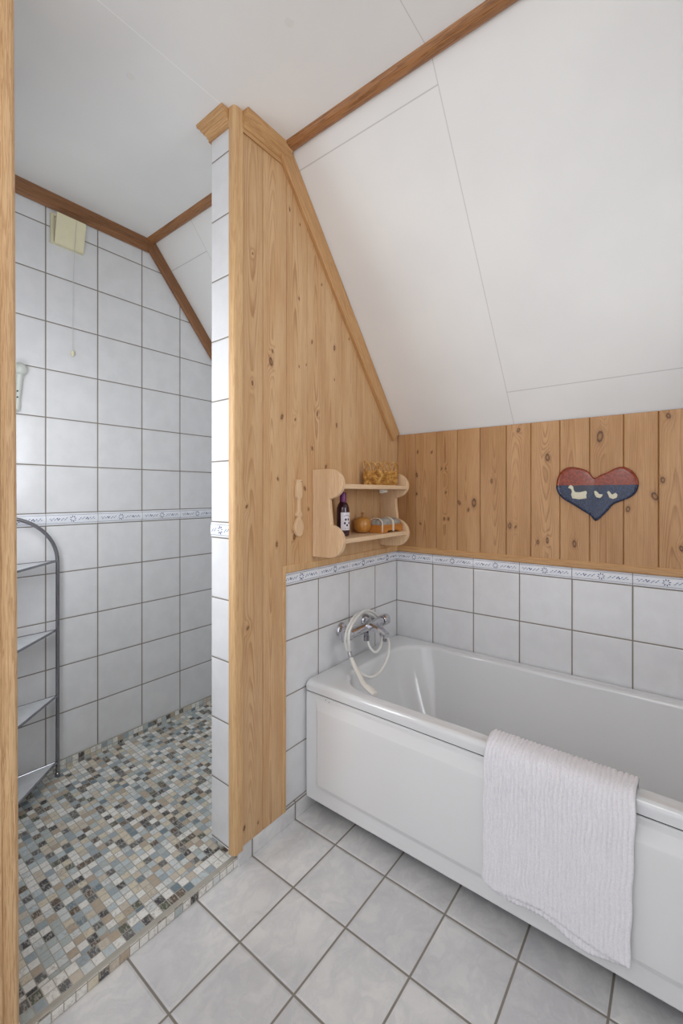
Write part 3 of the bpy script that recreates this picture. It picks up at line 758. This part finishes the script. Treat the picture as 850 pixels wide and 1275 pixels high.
m = MB().box((.092, -.295, 1.2085), (.110, -.257, 1.2222)); m.box((.088, -.290, 1.2055), (.092, -.262, 1.2222)); m.build('shelf_clip', M['whitep'], shf, bevel=.0015)
ZS1, ZS2 = 1.2402, 1.0362
# wicker basket ----------------------------------------------------
wk = NT('wicker_cane'); P, sep = wk.obj()
cw = wk.ramp(wk.noise(P, 70, 3), [(.32, lin(150, 98, 40)), (.5, lin(204, 152, 74)), (.68, lin(234, 196, 118))])
M['wicker'] = wk.fin(cw, .55, wk.bump(wk.noise(P, 500, 2), .2, .0006))
bk = thing('wicker_basket', (.075, -.2585, ZS1), 'small oblong wicker basket with looped rim on upper shelf board', 'basket')
bx0, bx1, by0, by1 = .034, .116, -.332, -.186
def loop_at(t, grow):
    """point on the rounded rectangle outline, t in 0..1"""
    x0, x1, y0, y1 = bx0 - grow, bx1 + grow, by0 - grow, by1 + grow; r = .014
    pts = rrect(x0, x1, y0, y1, r, 0, 5, 10); n = len(pts); k = t * n; i = int(k) % n; f = k - int(k); a, b = pts[i], pts[(i + 1) % n]
    return Vector((a[0] + (b[0] - a[0]) * f, a[1] + (b[1] - a[1]) * f, 0))
nst = 34; m = MB()
rows = 11
for r_ in range(rows):
    z = ZS1 + .007 + r_ * .0052; pts = []
    N = nst * 6
    for k in range(N + 1):
        t = k / N; g = .002 + .00025 * r_ + .0019 * math.cos(PI * (t * nst + r_))
        q = loop_at(t % 1., g); pts.append((q.x, q.y, z + .0008 * math.sin(t * 40 + r_)))
    m.tube(pts, .0022, 6, caps=False)
m.build('woven_side', M['wicker'], bk, smooth=True)
m = MB()
for k in range(nst):
    q = loop_at((k + .5) / nst, .0014); m.tube([(q.x, q.y, ZS1 + .002), (q.x, q.y, ZS1 + .066)], .0017, 6)
m.build('upright_canes', M['wicker'], bk, smooth=True)
m = MB(); nl = 11
for k in range(nl):
    rnd = random.Random(k)
    t0, t1 = (k - .35) / nl, (k + 1.35) / nl; pts = []
    hh = .040 + rnd.uniform(-.004, .006)
    for j in range(13):
        s = j / 12; q = loop_at((t0 + (t1 - t0) * (s - .03 * math.sin(2 * PI * s))) % 1., .0028 + .003 * math.sin(PI * s) + .0012 * (k % 2)); pts.append((q.x, q.y, ZS1 + .062 + hh * math.sin(PI * s) ** .75))
    m.tube(pts, .0016, 6)
m.build('looped_rim', M['wicker'], bk, smooth=True)
m = MB().box((bx0, by0, ZS1 + .0006), (bx1, by1, ZS1 + .006)); m.build('basket_base', M['wicker'], bk, bevel=.004)
# bottle -----------------------------------------------------------
bt = thing('bottle', (.070, -.525, ZS2), 'dark purple bottle with white fruit label on lower shelf board', 'bottle')
M['plum'] = simple('dark_plum_glass', lin(52, 22, 36), .12, var=.05, **{'Coat Weight': .4})
M['plumcap'] = simple('purple_cap_foil', lin(112, 48, 104), .35, var=.05)
M['label'] = simple('label_paper', lin(222, 218, 226), .6, var=.01)
M['fruitink'] = simple('label_fruit_ink', lin(38, 32, 66), .5)
BO = (.070, -.525, ZS2)
MB().lathe([(.0, .0), (.021, .0003), (.0245, .003), (.0258, .012), (.0258, .100), (.0245, .113), (.0200, .125), (.0140, .134), (.0115, .138), (.0112, .145)], BO, n=40).build('glass_body', M['plum'], bt, smooth=True)
MB().lathe([(.0134, .133), (.0136, .137), (.0134, .170), (.0122, .174), (.0, .175)], BO, n=32).build('cap', M['plumcap'], bt, smooth=True)
def wrap(az, z, r=.0263): return (BO[0] + r * math.cos(az), BO[1] + r * math.sin(az), BO[2] + z)
A0, A1 = -1.25, .66
m = MB(); NA = 24
m.rings([[wrap(A0 + (A1 - A0) * k / NA, z, r) for k in range(NA + 1)] for z, r in ((.024, .0257), (.024, .0263), (.094, .0263), (.094, .0257))], False, closed=False)
lb = m.build('label', M['label'], bt, smooth=True); lb['label'] = 'white paper label with dark fruit'
m = MB()
def blot(az, z, ra, rz):
    n = 10; r0, r1 = .0262, .0267; a = [wrap(az + ra * math.cos(2 * PI * k / n), z + rz * math.sin(2 * PI * k / n), r1) for k in range(n)]; b = [wrap(az + ra * math.cos(2 * PI * k / n), z + rz * math.sin(2 * PI * k / n), r0) for k in range(n)]
    m.rings([b, a])
ac = (A0 + A1) / 2
for k in range(5):
    an = k * 2 * PI / 5 + .95; blot(ac + .05 + .40 * math.cos(an), .056 + .0125 * math.sin(an), .155, .0048)
for k in range(8): blot(ac - .42 + .13 * k, .079 + .004 * math.sin(k / 7 * PI), .045, .0013)
for k in range(7): blot(ac - .3 + .1 * k, .031, .035, .0008)
m.build('label_print', M['fruitink'], bt)
# wooden apple -------------------------------------------------------
ap = thing('wooden_apple', (.056, -.374, ZS2), 'turned honey-brown wooden apple with a peg stem on lower shelf board', 'ornament')
M['apple'] = wood_mat('turned_fruitwood', (0, 0, 1), lin(196, 138, 66), lin(136, 84, 34), .35, .5, .3, True)
M['applestem'] = simple('peg_wood', lin(164, 112, 60), .5)
m = MB(); pr = [(0., .0035), (.010, .001), (.018, .0008), (.027, .006), (.0345, .016), (.0378, .029), (.0378, .040), (.0345, .053), (.027, .063), (.018, .0675), (.010, .0665), (.004, .062), (0, .061)]
m.lathe(pr, (.056, -.374, ZS2), n=40); m.build('apple_body', M['apple'], ap, smooth=True, angle=2.)
MB().tube([(.056, -.374, ZS2 + .058), (.0565, -.374, ZS2 + .074), (.057, -.373, ZS2 + .083), (.057, -.3725, ZS2 + .0875)], [.0036, .0034, .0056, .0062], 12).build('stem', M['applestem'], ap, smooth=True)
# soap gift box ------------------------------------------------------
sb = thing('soap_box', (.108, -.265, ZS2), 'small orange-brown wooden tray holding a grey parcel tied with pale ribbon', 'gift box')
M['tray'] = wood_mat('varnished_tray_wood', (0, 1, 0), lin(196, 128, 58), lin(150, 88, 34), .35, .6, .35, True)
M['parcel'] = simple('grey_wrapping', lin(150, 148, 142), .45, var=.25, scale=60, bump=.3)
M['ribbon'] = simple('pale_ribbon', lin(216, 204, 186), .5)
sx0, sx1, sy0, sy1 = .075, .140, -.352, -.180
m = MB().prism([(sy0, .0), (sy0 + .045, .0), (sy0 + .052, .008), (sy1 - .040, .008), (sy1 - .032, .0), (sy1, .0), (sy1, .034), (sy0, .034)], lambda p, q, d: (d, p, ZS2 + .0003 + q), sx0, sx1)
m.build('tray', M['tray'], sb, bevel=.002)
rgs = []
for k in range(11):
    t = k / 10; y = sy0 + .006 + (sy1 - sy0 - .012) * t; sc = .80 + .20 * min(1, t * 6, (1 - t) * 6)
    rgs.append([((sx0 + sx1) / 2 + .030 * sc * math.cos(a) * (1 + .04 * math.sin(k * 2.3 + a * 3)), y, ZS2 + .0345 + .028 * sc * max(0., math.sin(a)) ** .8) for a in [PI * j / 12 for j in range(13)]])
MB().rings(rgs).build('parcel', M['parcel'], sb, smooth=True, angle=.9)
m = MB()
def band(y0, y1, h=.0295):
    pts = [(sx1 + .0008, ZS2 + .004)] + [((sx0 + sx1) / 2 + .0335 * math.cos(a), ZS2 + .0355 + h * math.sin(a) ** .8) for a in [PI * j / 12 for j in range(13)]] + [(sx0 - .0008, ZS2 + .004)]
    pin = [(sx1 + .0002, ZS2 + .004)] + [((sx0 + sx1) / 2 + .0322 * math.cos(a), ZS2 + .0350 + (h - .0015) * math.sin(a) ** .8) for a in [PI * j / 12 for j in range(13)]] + [(sx0 - .0002, ZS2 + .004)]
    m.rings([[(x, y0, z) for x, z in pts], [(x, y1, z) for x, z in pts], [(x, y1, z) for x, z in pin], [(x, y0, z) for x, z in pin], [(x, y0, z) for x, z in pts]], False, closed=False)
for ya, yb in ((sy0 + .086, sy0 + .100), (sy0 + .003, sy0 + .010)):
    m = MB(); band(ya, yb); m.build('ribbon', M['ribbon'], sb, smooth=True)

# carved spoon on the panelling -------------------------------------
half = [(1.0460, .0), (1.0475, .007), (1.053, .013), (1.064, .019), (1.078, .0225), (1.090, .0215), (1.102, .0165), (1.110, .0105), (1.1145, .0065), (1.1175, .0075), (1.122, .0125), (1.128, .0140), (1.134, .0120), (1.139, .0075), (1.145, .0062), (1.183, .0062), (1.188, .0100), (1.193, .0140), (1.200, .0150), (1.224, .0148), (1.232, .0128), (1.242, .0110), (1.250, .0122), (1.2555, .0150), (1.2560, .0)]
pol = [(-.7235 - h, z) for z, h in half] + [(-.7235 + h, z) for z, h in half[-2:0:-1]]
MBs = MB().prism(pol, YZ, .0105, .0245)
spn = MBs.build('wooden_spoon', M['spoon'], bevel=.002)
tag(spn, 'pale carved wooden spoon hung flat on the pine panelling left of the shelf', 'ornament')
MB().lathe([(.0016, 0), (.0016, .001)], (.0245, -.716, 1.249), (1, 0, 0), 10).build('nail_hole', M['dark'], spn)
# shallow carved bowl outline
m = MB(); rgs = []
for s in (1., .72, .3):
    rgs.append([(.0245 + (.0012 if s == 1. else .0006 if s == .72 else .0002), -.7235 + .0165 * s * math.cos(a), 1.0775 + .0235 * s * math.sin(a)) for a in [2 * PI * k / 28 for k in range(28)]])
m.rings(rgs); m.build('bowl', M['spoon'], spn, smooth=True)

# heart plaque --------------------------------------------------------
hp = [[0.7467, 1.2394], [0.7489, 1.2589], [0.7601, 1.2854], [0.7779, 1.3028], [0.7998, 1.3082], [0.8213, 1.305], [0.8467, 1.2971], [0.8634, 1.2848], [0.8749, 1.2681], [0.8839, 1.2647], [0.9002, 1.2745], [0.9242, 1.2853], [0.9477, 1.2982], [0.967, 1.3034], [0.9861, 1.2982], [1.0048, 1.2829], [1.0159, 1.2627], [1.0204, 1.2449], [1.0178, 1.2229], [1.0085, 1.203], [0.9861, 1.1851], [0.9593, 1.1736], [0.9399, 1.1619], [0.9242, 1.1411], [0.9042, 1.1175], [0.886, 1.1007], [0.8758, 1.1073], [0.8634, 1.1232], [0.8383, 1.139], [0.8084, 1.1598], [0.7779, 1.1786], [0.7579, 1.1979], [0.7476, 1.2198]]
gz = NT('glazed_heart_clay'); P, sep = gz.obj()
g1 = gz.noise(P, 120, 4, .7); g2 = gz.noise(P, 420, 3, .7)
red = gz.mix(gz.smooth(g1, .35, .68), lin(108, 38, 16), lin(152, 62, 28))
blu = gz.mix(gz.smooth(g2, .48, .62), lin(18, 20, 34), lin(52, 78, 126))
blu = gz.mix(gz.math('MULTIPLY', gz.smooth(gz.noise(P, 14, 2), .5, .62), .5), blu, lin(42, 30, 28))
cc = gz.mix(gz.smooth(gz.math('ADD', sep[2], gz.math('MULTIPLY', gz.noise(P, 60, 2), .003)), 1.2370, 1.2390), blu, red)
M['heart'] = gz.fin(cc, .13, gz.bump(g1, .35, .002), 0., **{'Coat Weight': .15, 'Coat Roughness': .06})
ctr_h = Vector((.883, 1.215))
def inset_poly(poly, d):
    n = len(poly); out = []
    for i in range(n):
        a, b, c = Vector(poly[i - 1]), Vector(poly[i]), Vector(poly[(i + 1) % n])
        tg = (c - a).normalized(); nr = Vector((tg.y, -tg.x))   # outline runs clockwise: inward is right
        out.append(b + nr * d)
    return out
hs2 = spline([(p[0], p[1], 0) for p in hp + hp[:1]], 3)[:-1]; hpoly = [(p.x, p.y) for p in hs2]
if sum(a[0] * b[1] - b[0] * a[1] for a, b in zip(hpoly, hpoly[1:] + hpoly[:1])) > 0: sgn = -1
else: sgn = 1
hh = thing('heart_plaque', (.883, -.0105, 1.215), 'glazed red and blue clay heart with white ducks on the back wall panelling', 'wall ornament')
m = MB(); rgs = []
for d, o in ((.0, .0), (.0, .005), (.0012, .0085), (.0035, .011), (.007, .0122), (.012, .0128)):
    rgs.append([(p[0], -.0105 - o, p[1]) for p in [(.883 + (q[0] - .883) * (1 - d / .11), 1.215 + (q[1] - 1.215) * (1 - d / .085)) for q in hpoly]])
m.rings(rgs); m.build('clay_heart', M['heart'], hh, smooth=True, angle=1.)
M['duck'] = simple('cream_clay', lin(206, 200, 176), .3, var=.06, scale=120)
D1 = [[0.7911, 1.2268], [0.7954, 1.2349], [0.8019, 1.2377], [0.8093, 1.2314], [0.8119, 1.2171], [0.817, 1.2099], [0.8341, 1.2099], [0.853, 1.2155], [0.8572, 1.2075], [0.8542, 1.2005], [0.8551, 1.1864], [0.8298, 1.1824], [0.8063, 1.186], [0.8019, 1.2004], [0.805, 1.2124], [0.8019, 1.2219]]
D2 = [[0.8799, 1.2136], [0.886, 1.2154], [0.8921, 1.2098], [0.8969, 1.2029], [0.909, 1.2015], [0.9062, 1.1937], [0.9002, 1.1876], [0.888, 1.1903], [0.8823, 1.2005]]
D3 = [[0.9222, 1.2098], [0.9281, 1.2152], [0.934, 1.2075], [0.938, 1.2006], [0.9497, 1.2075], [0.9563, 1.2007], [0.9535, 1.1893], [0.9419, 1.1847], [0.9301, 1.1892], [0.9261, 1.2006]]
for D in (D1, D2, D3):
    MB().prism(D, lambda p, q, d: (p, d, q), -.0225, -.0262).build('duck', M['duck'], hh, bevel=.0012)

# ------------------------------------------------------------------ shower fittings
vt = thing('vent_cover', (XC, -1.147, 2.30), 'cream plastic wall vent with tilted flap and pull cord under brown moulding', 'vent')
vy0, vy1, vz0, vz1 = -1.209, -1.086, 2.243, 2.366
m = MB(); t_ = .010
m.box((XC + .0004, vy0, vz0), (XC + .012, vy0 + t_, vz1)); m.box((XC + .0004, vy1 - t_, vz0), (XC + .012, vy1, vz1)); m.box((XC + .0004, vy0 + t_, vz1 - t_), (XC + .012, vy1 - t_, vz1)); m.box((XC + .0004, vy0 + t_, vz0), (XC + .012, vy1 - t_, vz0 + t_)); m.box((XC + .0004, vy0 + t_, vz0 + t_), (XC + .006, vy0 + .035, vz1 - t_))
m.build('vent_frame', M['cream'], vt)
MB().box((XC + .0004, vy0 + .035, vz0 + t_), (XC + .002, vy1 - t_, vz1 - t_)).build('duct_opening', M['dark'], vt)
m = MB()
for ya, yb in ((vy0 + .011, vy1 - .002),):
    m.add([(XC + .013, ya, vz0 + .002), (XC + .013, yb, vz0 + .002), (XC + .042, yb, vz1 - .006), (XC + .042, ya, vz1 - .006), (XC + .017, ya, vz0 + .001), (XC + .017, yb, vz0 + .001), (XC + .046, yb, vz1 - .007), (XC + .046, ya, vz1 - .007)],
          [(0, 3, 2, 1), (4, 5, 6, 7), (0, 1, 5, 4), (1, 2, 6, 5), (2, 3, 7, 6), (3, 0, 4, 7)])
m.build('flap', M['cream'], vt, bevel=.001)
cd = MB().tube([(XC + .046, -1.1255, vz1 - .01), (XC + .022, -1.1255, vz0 - .004), (XC + .012, -1.127, 2.1), (XC + .011, -1.128, 1.812)], .0009, 6).build('pull_cord', M['palep'], vt, smooth=True)
MB().lathe([(.002, 0), (.005, .002), (.006, .006), (.0065, .020), (.004, .023)], (XC + .011, -1.128, 1.790), n=14).build('cord_pull', M['cream'], cd, smooth=True)

hd = thing('wall_handset', (XC, -1.315, 1.53), 'pale handset with rounded top on shower wall half behind the casing', 'hand shower')
m = MB(); rgs = []
for (z, w_, d, o) in ((1.524, .003, .003, .012), (1.527, .010, .010, .014), (1.538, .0125, .012, .016), (1.552, .0105, .011, .018), (1.570, .0095, .010, .020), (1.64, .0125, .012, .022), (1.668, .0155, .014, .024)):
    rgs.append([(XC + o + d * math.cos(a), -1.326 + .006 * (z - 1.53) / .14 + w_ * math.sin(a), z) for a in [2 * PI * k / 24 for k in range(24)]])
m.rings(rgs); m.build('handset_grip', M['palep'], hd, smooth=True, angle=1.)
m = MB(); rgs = []
for k in range(11):
    a = -PI / 2 + PI * k / 10; rgs.append([(XC + .027 + .022 * max(.02, math.cos(a)) * math.cos(b), -1.3175 + .0245 * max(.02, math.cos(a)) * math.sin(b), 1.690 + .026 * math.sin(a)) for b in [2 * PI * j / 24 for j in range(24)]])
m.rings(rgs); m.build('handset_head', M['palep'], hd, smooth=True, angle=2.)
for z in (1.578, 1.602): MB().lathe([(.003, 0), (.003, .0015)], (XC + .033, -1.328, z), (1, 0, 0), 10).build('button', M['dark'], hd)
MB().box((XC + .0004, -1.335, 1.56), (XC + .012, -1.312, 1.62)).build('holder', M['palep'], hd, bevel=.003)

rk = thing('corner_rack', (XC + .03, -1.5, .05), 'tall chrome corner rack with arched frame and triangular shelves in shower', 'rack')
ly, lx = -1.195, -.893
xb, yb_ = XC + .022, -1.545
leg1 = [(lx, ly, zs(lx) + .001), (lx, ly, .5), (lx, ly, .925)]
for k in range(1, 15):
    a = PI / 2 * k / 14; leg1.append((lx - .0 * k, ly - .19 * (1 - math.cos(a)), .925 + .188 * math.sin(a)))
leg1 += [(lx, -1.46, 1.114), (xb, -1.535, 1.114)]
MB().tube(leg1, .0072, 16).build('arched_leg', M['steel'], rk, smooth=True)
l2x, l2y = -.562, -1.545
leg2 = [(l2x, l2y, zs(l2x) + .001), (l2x, l2y, .5), (l2x, l2y, .925)]
for k in range(1, 15):
    a = PI / 2 * k / 14; leg2.append((l2x - .19 * (1 - math.cos(a)), l2y, .925 + .188 * math.sin(a)))
leg2 += [(-.85, l2y, 1.114), (xb, -1.54, 1.114)]
MB().tube(leg2, .0072, 16).build('arched_leg', M['steel'], rk, smooth=True)
MB().tube([(xb, yb_, zs(xb) + .001), (xb, yb_, 1.114)], .0072, 16).build('corner_post', M['steel'], rk, smooth=True)
for z in (.929, .646, .376, .105):
    pl = MB().prism([(lx, ly - .006), (l2x - .006, l2y), (xb, yb_)], lambda p, q, d: (p, q, d), z - .002, z + .001)
    so = pl.build('rack_shelf', M['shelfplate'], rk)
    MB().tube([(lx, ly, z), (l2x, l2y, z)], .0046, 10).build('front_rail', M['steel'], so, smooth=True)
    MB().tube([(lx, ly, z), (xb, yb_, z)], .0036, 10).build('side_rail', M['steel'], so, smooth=True)
    MB().tube([(l2x, l2y, z), (xb, yb_, z)], .0036, 10).build('side_rail', M['steel'], so, smooth=True)
for (x, y) in ((lx, ly), (l2x, l2y), (xb, yb_)):
    MB().lathe([(.0095, 0), (.0095, .014), (.0075, .016)], (x, y, zs(x) + .0008), n=16).build('rubber_foot', M['steel'], rk, smooth=True)

# ------------------------------------------------------------------ light
W = bpy.data.worlds.new('world'); bpy.context.scene.world = W; W.use_nodes = True
bg = W.node_tree.nodes['Background']; bg.inputs[0].default_value = (*lin(246, 248, 255), 1); bg.inputs[1].default_value = 1.55
def area(name, loc, target, size, power, col):
    l = bpy.data.lights.new(name, 'AREA'); l.shape = 'RECTANGLE'; l.size, l.size_y = size; l.energy = power; l.color = col
    o = bpy.data.objects.new(name, l); C.objects.link(o); o.location = loc
    d = Vector(target) - Vector(loc); o.rotation_euler = d.to_track_quat('-Z', 'Y').to_euler(); return o
area('window_daylight', (XR + .14, (WY0 + WY1) / 2, (WZ0 + WZ1) / 2), (-.5, (WY0 + WY1) / 2 - .15, (WZ0 + WZ1) / 2 - .3), (.66, .76), 9, lin(246, 250, 255))
def lamp(name, loc, power, r, col):
    l = bpy.data.lights.new(name, 'POINT'); l.energy = power; l.shadow_soft_size = r; l.color = col
    o = bpy.data.objects.new(name, l); C.objects.link(o); o.location = loc
lamp('room_fill', (.95, -2.15, 1.85), 9, .22, lin(255, 250, 244))  # added fill behind the camera, no fixture; lifts the room and ceiling
area('shower_area_fill', (-.27, -1.583, 1.30), (-.60, -.6, 1.15), (.34, .90), 6.2, lin(246, 250, 255))  # added area fill at the made-up window, brightens shower walls and mosaic
lamp('shower_point_fill', (-.42, -1.46, 1.6), 1.2, .10, lin(250, 250, 252))  # added point fill hidden behind the casing, lifts the shower ceiling

# ------------------------------------------------------------------ camera
cam = bpy.data.cameras.new('camera'); co = bpy.data.objects.new('camera', cam); C.objects.link(co)
co.location = (1.13874, -1.87876, 1.20534); co.rotation_euler = (PI / 2, 0, math.radians(37.3123))
cam.sensor_fit = 'VERTICAL'; cam.sensor_height = 36.; cam.sensor_width = 24.
cam.lens = 538.614 / 1275 * 36
cam.shift_x = -(436.105 - 425) / 1275; cam.shift_y = -(637.5 - 614.3026) / 1275
cam.clip_start = .01
sc = bpy.context.scene; sc.camera = co
sc.view_settings.view_transform = 'Standard'; sc.view_settings.look = 'None'; sc.view_settings.exposure = -.06; sc.view_settings.gamma = 1.
sc.view_settings.use_curve_mapping = False
sc.cycles.use_denoising = True; sc.cycles.max_bounces = 10; sc.cycles.diffuse_bounces = 6
sc.cycles.sample_clamp_indirect = 6.
